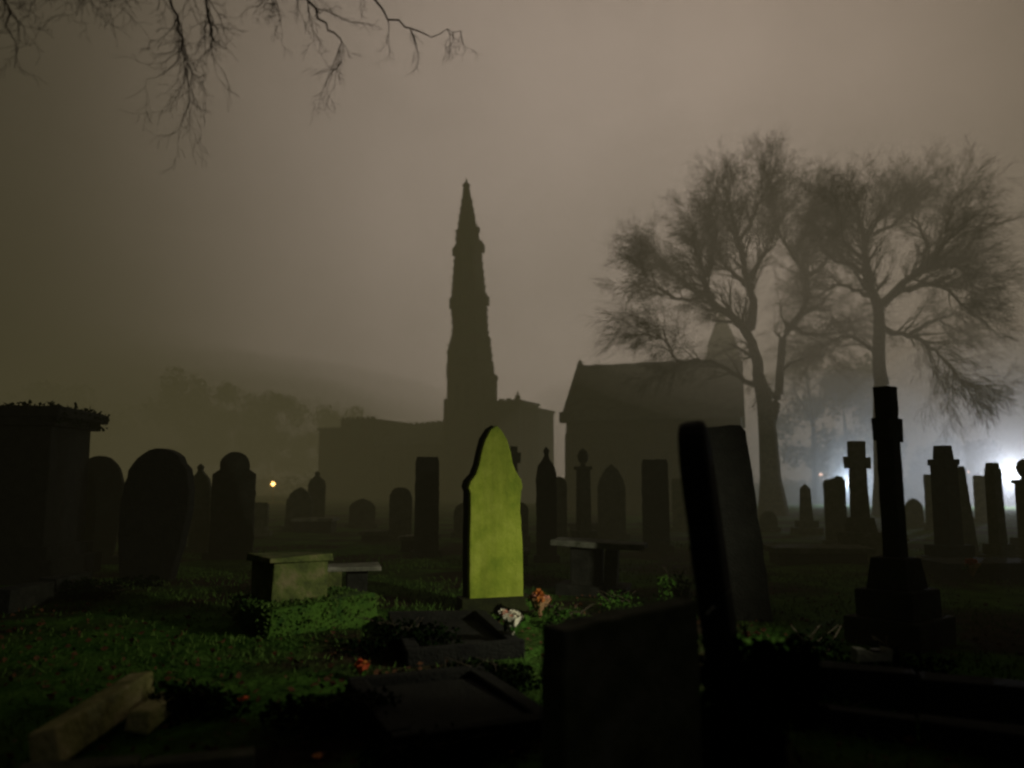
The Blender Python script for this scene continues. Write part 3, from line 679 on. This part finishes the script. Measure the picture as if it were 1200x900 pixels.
def cross(px, py, Y, shaft_px, arm_px, arm_y0, arm_y1, label, m, yaw, th, base_w, name='stone_cross', ring=False, lean=0):
    p = P(px, py, Y); g = gz(p.x, Y); H_ = p.z-g; c_ = abs(cos(yaw)); s_ = abs(sin(yaw))
    sw = (shaft_px*Y/F-th*s_)/c_; aw_ = (arm_px*Y/F-th*s_)/c_
    r = empty(name, (p.x, Y, g-.03), label, 'cross monument', rz=yaw, ry=lean)
    b = MB(); b.box((0,0,.12), (base_w,base_w*.9,.3), jit=.01); b.build('lower_step', M[m], r, bevel=.02)
    b = MB(); b.box((0,0,.40), (base_w*.78,base_w*.7,.26), jit=.01); b.build('middle_step', M[m], r, bevel=.02)
    b = MB(); b.box((0,0,.68), (base_w*.55,base_w*.5,.30), jit=.01, taper=.85); b.build('socket', M[m], r, bevel=.02)
    z0 = .80; za_ = P(600, arm_y1, Y).z-g; zb_ = P(600, arm_y0, Y).z-g
    slab('cross_shaft', cross_profile(aw_, H_-z0+.03, zb_-za_, (za_+zb_)/2-z0, sw), th, M[m], r, loc=(0,0,z0))
    if ring:
        b = MB(); R0 = aw_*.42; zc_ = (za_+zb_)/2
        b.tube([(R0*cos(2*pi*k/20), 0, zc_+R0*sin(2*pi*k/20)) for k in range(21)], .035, 6); b.build('ring', M[m], r)
    return r
cross(1037,453,7.6,27,39,487,512,'tall black stone cross on stepped base, seen nearly edge on',m='black',yaw=R(38),th=.17,base_w=.78)
cross(1003,517,16.5,20,32,534,547,'weathered cross in the blue glow left of the tall cross',m='stone',yaw=R(15),th=.16,base_w=.9)
cross(602,523,19,9,16,529,541,'thin ringed cross showing just right of the green headstone',m='stone',yaw=R(10),th=.1,base_w=.7,ring=True)

# leaning edge-on slab
Yl = 4.3; pb = P(849, 765, Yl); pt = P(812, 493, Yl)
g = gz(pb.x, Yl); pb.x += (pb.x-pt.x)*(pb.z-g)/(pt.z-pb.z); hh = math.hypot(pt.z-g+.06, pb.x-pt.x)
r = empty('leaning_headstone', (pb.x, Yl, g-.06), 'tall black slab leaning left, seen edge on, crossed by a dry bramble', 'headstone', ry=-math.atan2(pb.x-pt.x, pt.z-g))
q = outline('round', .75, hh)
o_ = slab('slab', q, .15, M['jet'], r, bev=.04, chip=.008); o_.rotation_euler = (0,0,R(73))

# the algae-green gothic headstone
Yg = 9.3; pa = P(582, 499, Yg); g = gz(pa.x, Yg); H_ = pa.z-g; yaw = R(15)
gr = empty('green_headstone', (P(581,600,Yg).x, Yg, g-.02), 'bright yellow-green algae coated headstone with pointed gothic top', 'headstone', rz=yaw, ry=R(-.5))
kx = Yg/F/cos(yaw)
def gp(x, y): return ((x-580.5)*kx, P(600, y, Yg).z-g+.02)
ol = [gp(x, y) for x, y in ((550,704),(611,704),(610.5,640),(608,600),(609.5,576),(611.5,571),(610,562),(604,553),(600,543),(598,530),(594,516),(588,505),(582,499),(575,504),(568,516),(564,530),(561,545),(557,556),(551,564),(549,571),(551,577),(551,600),(550,650))]
zb = ol[0][1]; ol = [(x, z-zb) for x, z in ol]
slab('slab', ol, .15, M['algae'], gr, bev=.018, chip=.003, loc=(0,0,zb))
# near-black back sheet imitating the shaded edge, slightly larger than the front
ol2 = [(x*1.06-.015, z*1.01) for x, z in ol]
slab('shade_backing', ol2, .05, M['algae_shade'], gr, bev=.012, chip=.005, loc=(-.01,.112,zb))
b = MB(); b.box((0,.03,zb/2), (.86,.34,zb+.1)); b.build('plinth', M['algae_shade'], gr, bevel=.015)

# grave of the green headstone: kerbs and ledger
def kerbset(name, label, c, w_, l_, rz, m='black', fill='ivy', hk=.18, tk=.12):
    r = empty(name, (c[0], c[1], gz(c[0], c[1])), label, 'grave kerb', rz=rz)
    for (cx, cy, dx, dy) in ((-w_/2,0,tk,l_),(w_/2,0,tk,l_),(0,-l_/2-tk/2-.003,w_+tk,tk),(0,l_/2+tk/2+.003,w_+tk,tk)):
        b = MB(); b.box((cx,cy,hk/2-.04), (dx,dy,hk+.08), jit=.008, ry=random.gauss(0,.02)); b.build('kerb_stone', M[m], r, bevel=.015)
    return r
ks = kerbset('grave_kerb', 'dark kerb around the grave in front of the green headstone', (-.6,7.6), .9, 1.6, R(14), 'jet', hk=.14)
b = MB(); b.box((0,0,.02), (.78,1.5,.10), jit=.02); b.build('ledger', M['jet'], ks, bevel=.01)
ks = kerbset('grave_kerb', 'low dark double kerb in the middle foreground', (-.45,5.3), .9, 1.2, R(22), 'jet', hk=.12)
b = MB(); b.box((0,0,.04), (.75,1.1,.06), jit=.02); b.build('ledger', M['jet'], ks, bevel=.01)

# foreground thick block
pl_, pr_ = P(648, 741, 3.3), P(806, 706, 3.75)
mid = (pl_+pr_)/2; dv = pr_-pl_; ang = math.atan2(dv.y, dv.x); Wf = math.hypot(dv.x, dv.y)
r = empty('foreground_tombstone', (mid.x, mid.y+.06, -.05), 'big black square tombstone filling the foreground, top edge just below the flowers', 'headstone', rz=ang)
zt1 = mid.z+.05
ol = [(-Wf/2,0),(Wf/2,0),(Wf/2,zt1+.035),(Wf*.1,zt1+.012),(-Wf/2,zt1-.02)]
slab('slab', ol, .17, M['stone'], r, bev=.012, chip=.007)
b = MB(); b.box((0,0,.06), (Wf*1.2,.36,.16), jit=.006); b.build('plinth', M['black'], r, bevel=.015)
b = MB(); b.box((0,.0,zt1+.0), (Wf*.0+.02,.02,.02))

# left chest tomb on mossy mound
cpt = GP(322, 708, .28)
ct = empty('chest_tomb', (cpt.x, cpt.y+.42, gz(cpt.x, cpt.y)), 'low mossy chest tomb with pale chipped lid left of centre', 'tomb', rz=R(40))
b = MB(); b.box((.16,-.12,.14), (1.2,.95,.30), jit=.05); b.build('mossy_base', mat('moss_turf', (.015,.045,.006),(.05,.11,.012),5,.8,c3=(.04,.09,.01)), ct, bevel=.05)
b = MB(); b.box((.03,0,.47), (.62,.56,.40), jit=.015); b.build('chest', M['moss'], ct, bevel=.015)
ol = []; b = MB(); b.box((.02,0,.70), (.71,.65,.06), jit=.02); b.build('lid', M['moss'], ct, bevel=.012)
b = MB()
for _ in range(1400):
    e_ = random.choice((0,1,2,3)); u = random.uniform(-.6,.6); x, y = ((u,-.48),(u,.48),(-.6,u*.8),(.6,u*.8))[e_]
    hz = random.uniform(.0,.29); b.leaf((.16+x+random.gauss(0,.02), -.12+y+random.gauss(0,.02), hz), random.uniform(.02,.05), Vector((x+random.gauss(0,.4), y+random.gauss(0,.4), .6)).normalized())
for _ in range(900): b.leaf((.16+random.uniform(-.6,.6), -.12+random.uniform(-.47,.47), .28), random.uniform(.02,.05), Vector((random.gauss(0,.5), random.gauss(0,.5), .7)).normalized())
b.build('moss_tufts', M['blade'], ct)
# table tomb beside it
tp = GP(398, 668, .44)
tt_ = empty('table_tomb', (tp.x-.03, tp.y+.32, gz(tp.x, tp.y)), 'grey table tomb slab on stubby supports beside the chest tomb', 'tomb', rz=R(14))
b = MB(); b.box((0,0,.44), (.92,.5,.06), jit=.01); b.build('table_top', M['slab'], tt_, bevel=.01)
b = MB(); b.box((-.14,-.08,.19), (.24,.36,.44), jit=.008); b.build('support', M['moss'], tt_, bevel=.012)
b = MB(); b.box((.18,.06,.19), (.26,.3,.44), jit=.008); b.build('support', M['black'], tt_, bevel=.012)
# right table tomb
tp = GP(704, 641, .66)
t2 = empty('table_tomb', (tp.x, tp.y+.42, gz(tp.x, tp.y)), 'tilted slab on a dark pedestal right of the green headstone', 'tomb', rz=R(-12), ry=R(2.5))
ol = [(-.64,-.30),(-.1,-.36),(.30,-.34),(.62,-.22),(.60,.28),(.1,.36),(-.62,.34)]
o_ = slab('table_top', ol, .08, M['tabletop'], t2, bev=.02, chip=.018, loc=(0,0,.66)); o_.rotation_euler = (R(-90), 0, 0)
b = MB(); b.box((-.15,0,.28), (.42,.5,.66), jit=.02); b.build('pedestal', M['black'], t2, bevel=.02)
b = MB(); b.box((.17,.05,.28), (.18,.34,.62), jit=.012); b.build('pedestal', M['stone'], t2, bevel=.02)
b = MB(); b.box((-.05,0,.03), (.95,.75,.16), jit=.02); b.build('footing', M['black'], t2, bevel=.02)

def ledger(px, py, wpx, dep, h, label, m='slab', rz=0, tilt=0):
    c_ = GP(px, py, h); w_ = wpx*c_.y/F
    r = empty('ledger_tomb', (c_.x, c_.y+dep/2*0, gz(c_.x, c_.y)), label, 'tomb', rz=rz, ry=tilt)
    b = MB(); b.box((0,0,h-.05), (w_,dep,.10), jit=.012); b.build('ledger', M[m], r, bevel=.012)
    b = MB(); b.box((0,0,(h-.10)/2-.02), (w_*.88,dep*.85,h-.10+.04), jit=.012); b.build('footing', M['black'], r, bevel=.012)
ledger(370,608,48,.9,.42,'pale grey ledger slab on the grass below the orange light')
ledger(492,627,38,.8,.34,'small pale ledger slab in front of the narrow dark headstone',rz=R(-12))
ledger(440,622,30,.8,.25,'low dark slab between two pale ledgers',m='stone')
ledger(957,641,110,.9,.3,'long low brownish ledger behind the brambles at right',m='stone',rz=R(-4))
ledger(600,640,40,.8,.3,'low dark slab just behind the green headstone',m='stone')
ledger(690,612,50,.9,.35,'dark low slab in the mist behind the tilted table tomb',m='black')
ledger(1150,660,120,1.0,.25,'dark low slab under the square shaft at right',m='black')
# left foreground kerb beam
a_, b_ = GP(52, 852, .2), GP(168, 786, .2)
d_ = b_-a_; r = empty('fallen_kerb', ((a_.x+b_.x)/2, (a_.y+b_.y)/2, 0), 'pale mossy kerb stone lying diagonally in the left foreground', 'kerb stone', rz=math.atan2(d_.y, d_.x))
b = MB(); b.box((0,0,.09), (d_.length*1.02,.16,.2), jit=.012, rx=R(-12)); b.build('beam', M['pale_moss'], r, bevel=.02)
b = MB(); b.box((.28,-.22,.03), (.5,.14,.12), jit=.015, rx=R(8)); b.build('broken_piece', M['pale_moss'], r, bevel=.02)
# right foreground kerbs
def kerbline(p0, p1, h, wd, label, m):
    a_, b_ = GP(*p0, h), GP(*p1, h); d_ = b_-a_
    r = empty('kerb_wall', ((a_.x+b_.x)/2, (a_.y+b_.y)/2, 0), label, 'kerb stone', rz=math.atan2(d_.y, d_.x)); n = max(2, int(d_.length/.8))
    for k in range(n):
        b = MB(); b.box(((k+.5)/n*d_.length-d_.length/2, random.gauss(0,.01), h/2-.03+random.gauss(0,.012)), (d_.length/n-.012, wd, h+.06), rz=random.gauss(0,.02), jit=.014); b.build('kerb_stone', M[m], r, bevel=.012)
kerbline((945,778),(1215,796),.26,.22,'long dark kerb crossing the right foreground','jet')
kerbline((940,820),(1230,858),.16,.16,'lower dark kerb nearest the camera at right','jet')
kerbline((300,880),(20,905),.12,.14,'dark kerb at the bottom left corner','stone')
kerbline((0,690),(100,672),.25,.25,'dark kerb in front of the pedestal tomb','black')
# pale marker block
mp_ = GP(1026, 773, .26)
r = empty('memorial_vase', (mp_.x, mp_.y+.06, .24), 'small pale stone flower holder with notched top on the dark kerb', 'flower holder', rz=R(4))
slab('body', [(-.135,0),(.13,0),(.14,.085),(.10,.09),(.06,.055),(-.02,.06),(-.06,.085),(-.13,.09)], .09, M['slab'], r, bev=.008, chip=.003)
b = MB(); b.lathe([(.0,.03),(.075,.03),(.08,.036)], 10, (.03,-.0)); b.build('insert', M['metal'], r)

# ------------------------------------------------------------------ flowers and small things
def bouquet(c, label, cols, s=1.0, wrap='wrap', n=6, name='bouquet'):
    r = empty(name, c, label, 'flowers', rz=random.random()*3)
    b = MB(); k = 9
    for i in range(k):
        t_ = 2*pi*i/k; t2_ = 2*pi*(i+1)/k; z1 = .13+.03*random.random(); 
        b.add([(0,0,0),(cos(t_)*.09*s,sin(t_)*.09*s,z1*s),(cos(t2_)*.085*s,sin(t2_)*.085*s,.15*s)], [(0,1,2)])
    b.build('wrapping', M[wrap], r)
    for i in range(n):
        t_ = random.random()*2*pi; rr = random.uniform(.01,.08)*s; c2 = Vector((cos(t_)*rr, sin(t_)*rr, (.13+random.random()*.05)*s)); b = MB()
        for L_ in range(3):
            for j in range(7):
                ta = 2*pi*j/7+L_*.4; el = .25+L_*.45; d = Vector((cos(ta)*cos(el), sin(ta)*cos(el), sin(el))); b.leaf(c2, .04*s, d)
        b.build('flower', M[cols[i % len(cols)]], r)
    b = MB()
    for i in range(14): b.leaf((random.gauss(0,.05)*s, random.gauss(0,.05)*s, .1*s), .08*s)
    b.build('foliage', M['weed'], r)
p = GP(600, 742, .16)
bouquet((p.x, p.y+.05, .12), 'white wrapped bouquet with pink blooms at the foot of the green headstone', ['white','pink','white'], 1.25, 'white', 8)
p = GP(633, 727, .0); bouquet((p.x, p.y, .02), 'orange and brown bouquet beside the white one', ['orange','wrap','pink'], 1.5, 'wrap', 7)
p = GP(424, 790, 0); bouquet((p.x, p.y, gz(p.x,p.y)), 'red-orange flowers in the dark left of the foreground tombstone', ['red','orange','red'], .75, 'red', 5)
p = GP(1140, 672, .2); bouquet((p.x, p.y, .15), 'faded red flowers on the low slab at right', ['red'], 1.3, 'wrap', 5)
p = GP(805, 850, 0); 
def onething(px, py, h, label, m, kind, s, name, cat):
    c = GP(px, py, h); g_ = gz(c.x, c.y); r = empty(name, (c.x, c.y, max(0,h-.04)), label, cat, rz=random.random()*3)
    b = MB()
    if kind == 'leaf':
        k = 8; vs = [(0,0,.012)]
        for i in range(12): t_ = 2*pi*i/12; rr = s*(1 if i % 2 else .62)*(1.25 if i in (0,11,1) else 1); vs.append((cos(t_)*rr, sin(t_)*rr*.75, .02+random.random()*s*.35))
        b.add(vs, [(0,i+1,(i+1) % 12+1) for i in range(12)]); b.build('blade', M[m], r)
        b = MB(); b.tube([(s*1.0,0,.03),(s*1.9,.01,.01)], .0025, 4); b.build('stalk', M['stem'], r)
    elif kind == 'rose':
        for L_ in range(4):
            for j in range(7): ta = 2*pi*j/7+L_*.4; el = .1+L_*.4; b.leaf((0,0,s*.8), s, Vector((cos(ta)*cos(el), sin(ta)*cos(el), sin(el))))
        b.build('petals', M[m], r); b = MB(); b.tube([(0,0,0),(0,0,s*.8)], s*.12, 5); b.build('stalk', M['weed'], r)
    elif kind == 'plaque':
        r.rotation_euler = (R(-35),0,R(25)); b.box((0,0,s*.5), (s*1.1,s*.12,s*.8), jit=.003); b.build('tablet', M[m], r, bevel=.006)
        b = MB(); b.box((0,s*.3,.02), (s*1.3,s*.7,.05)); b.build('foot', M['black'], r, bevel=.006)
    return r
onething(372,892,0,'single orange fallen leaf at the bottom of the picture left of centre','leafo','leaf',.045,'fallen_leaf','leaf')
onething(853,832,0,'orange leaf on the ground below the leaning slab','leafo','leaf',.038,'fallen_leaf','leaf')
onething(897,848,0,'dull brown leaf right of the orange one','orange','leaf',.035,'fallen_leaf','leaf')
onething(285,824,0,'reddish leaf in the dark near the left chest tomb','red','leaf',.06,'fallen_leaf','leaf')
onething(1062,634,.3,'pale round bloom right of the tall cross shaft, upper one','white','rose',.075,'white_rose','flower')
onething(1077,660,.2,'pale drooping bloom beside the tall cross base','white','rose',.09,'white_rose','flower')
onething(1092,700,.1,'small pale green plaque tilted beside the cross base','slab','plaque',.13,'memorial_plaque','plaque')

# brambles, weeds, ivy
def bush(px, py, h, rx, rz_, n, ls, m, label, name='ivy_bush', stems=6):
    c = GP(px, py, 0); r = empty(name, (c.x, c.y, gz(c.x,c.y)), label, 'bush')
    b = MB()
    for k in range(7): leafmass(b, (random.uniform(-.7,.7)*rx, random.uniform(-.4,.4)*rx, h*random.uniform(.1,.75)), rx*.5, rx*.4, h*.28, n//7, ls)
    b.build('foliage', M[m], r)
    b = MB()
    for k in range(stems): b.tube([(random.uniform(-.3,.3)*rx,0,-.02),(random.uniform(-.6,.6)*rx,0,h*.5),(random.uniform(-.9,.9)*rx,.05,h*.95)], [.008,.006,.003], 4)
    b.build('stems', M['bark'], r)
bush(905, 915, .82, .27, 0, 4200, .05, 'ivy', 'black ivy bush at the foot of the leaning slab')
bush(846, 925, .86, .25, 0, 4200, .05, 'ivy', 'dark ivy clump under the leaning slab, lower left')
bush(795, 720, .52, .24, 0, 360, .06, 'weed', 'bright green leafy weeds left of the leaning slab', 'weed_clump')
bush(668, 735, .22, .3, 0, 320, .05, 'weed', 'low green weeds behind the foreground tombstone', 'weed_clump')
bush(735, 722, .25, .4, 0, 380, .05, 'weed', 'spreading green weeds between tombstone and table tomb', 'weed_clump')
bush(230, 830, .28, .45, 0, 900, .05, 'ivy', 'dark creeping ivy in the left foreground')
bush(1060, 800, .35, .4, 0, 900, .045, 'ivy', 'dark ivy around the base of the tall cross')
bush(960, 790, .4, .3, 0, 700, .045, 'ivy', 'dark undergrowth between leaning slab and tall cross')
bush(1000, 850, .14, .35, 0, 420, .04, 'weed', 'low green weeds in the right foreground', 'weed_clump')
bush(470, 760, .3, .5, 0, 900, .05, 'ivy', 'dark ivy spilling over the central grave, left side')
bush(400, 850, .22, .5, 0, 1300, .05, 'ivy', 'dark ivy in the centre foreground left of the tombstone')
bush(560, 800, .2, .45, 0, 1300, .05, 'ivy', 'dark ivy over the low kerb beside the foreground tombstone')
bush(500, 890, .16, .5, 0, 1300, .045, 'ivy', 'dark ivy at the bottom edge of the picture')
bush(120, 700, .25, .7, 0, 1300, .06, 'ivy', 'dark undergrowth in front of the pedestal tomb')
def strand(pts, rr, label):
    w_ = [P(a_, b_, c_) for a_, b_, c_ in pts]; o2 = w_[0]
    sm = []
    for i in range(len(w_)-1):
        for j in range(4): sm.append(w_[i].lerp(w_[i+1], j/4)+Vector([random.gauss(0,.004) for _ in range(3)]))
    sm.append(w_[-1]); b = MB(); b.tube([s_-o2 for s_ in sm], rr, 5)
    for s_ in sm[::2]:
        d = Vector([random.gauss(0,1) for _ in range(3)]).normalized()*.02; b.tube([s_-o2, s_-o2+d], [rr*.8, rr*.1], 3)
    tag(b.build('bramble_stem', M['stem'], loc=o2), label, 'bramble')
strand([(812,762,4.0),(809,700,4.0),(810,650,4.05),(808,628,4.05),(818,612,4.1),(829,597,4.1)], .0026, 'pale upright bramble stem climbing the left side of the leaning slab')
strand([(806,640,4.0),(790,637,3.95),(770,630,3.9),(750,613,3.85)], .002, 'pale bramble shoot arching left from the leaning slab')
strand([(828,720,3.9),(840,708,3.95),(852,697,4.0),(862,684,4.0)], .0024, 'short pale bramble crossing in front of the leaning slab')

# ------------------------------------------------------------------ lamps
def lamp_post(px, py, Y, label, col, power, es, rad=.12, head='lantern', emit=True, hpx=0):
    p = P(px, py, Y); r = empty('street_lamp', (p.x, Y, 0), label, 'lamp')
    b = MB(); b.tube([(0,.12,-.05),(0,.12,.3),(0,.12,p.z+.1)], [.07,.05,.04], 8); b.build('post', M['metal'], r)
    b = MB(); b.box((0,.06,p.z+rad+.06), (rad*2.2,rad*2.4,.06), taper=.6); b.build('hood', M['metal'], r)
    b = MB(); b.lathe([(p.z-rad,.02),(p.z-rad*.6,rad*.75),(p.z,rad),(p.z+rad*.6,rad*.75),(p.z+rad,.02)], 12); b.build('lens', emis('lamp_glow', col, es), r, smooth=True)
    l = bpy.data.lights.new('lamp_light', 'POINT'); l.energy = power; l.color = col; l.shadow_soft_size = 0
    lo = bpy.data.objects.new('lamp_light', l); COL.objects.link(lo); lo.parent = r; lo.location = (0,-rad*2.2,p.z)
    return r
lamp_post(1181,556,48,'white floodlight blazing through the mist at the right edge',(.80,.86,1.0),4200,7,rad=.16)
lamp_post(994,566,52,'cold bluish lamp behind the worn cross',(.66,.82,1.0),1300,1.6,rad=.10)
lamp_post(962,556,60,'small pinkish lamp right of the bare tree trunk',(1.0,.62,.45),20,3,rad=.13)
lamp_post(1135,553,60,'tiny orange lamp above the slim leaning stone',(1.0,.5,.3),12,2.2,rad=.09)
lamp_post(320,567,62,'tiny warm orange lamp on the left between headstones and church',(1.0,.55,.15),60,8,rad=.17)

# unseen spot added off to the right to light the green headstone
s = bpy.data.lights.new('headstone_spot', 'SPOT'); s.energy = 900; s.color = (1.0,.97,.72); s.spot_size = R(72); s.spot_blend = 1.0; s.shadow_soft_size = .06
so = bpy.data.objects.new('headstone_spot', s); COL.objects.link(so); so.location = (4.0,4.9,2.3)
so.rotation_euler = (Vector((-1.3,9.0,.3))-so.location).to_track_quat('-Z', 'Y').to_euler()
# faint directional sky glow
s = bpy.data.lights.new('sun', 'SUN'); s.energy = .035; s.angle = R(12); s.color = (1.0,.93,.8)
so = bpy.data.objects.new('sun', s); COL.objects.link(so); so.rotation_euler = (R(62), 0, R(30))

# ------------------------------------------------------------------ render settings
sc.render.engine = 'CYCLES'
cy = sc.cycles; cy.use_denoising = True; cy.volume_bounces = 0; cy.max_bounces = 4; cy.diffuse_bounces = 2; cy.pixel_filter_type = 'BLACKMAN_HARRIS'; cy.filter_width = 2.4
sc.view_settings.view_transform = 'Standard'; sc.view_settings.look = 'None'; sc.view_settings.exposure = 0; sc.view_settings.gamma = 1
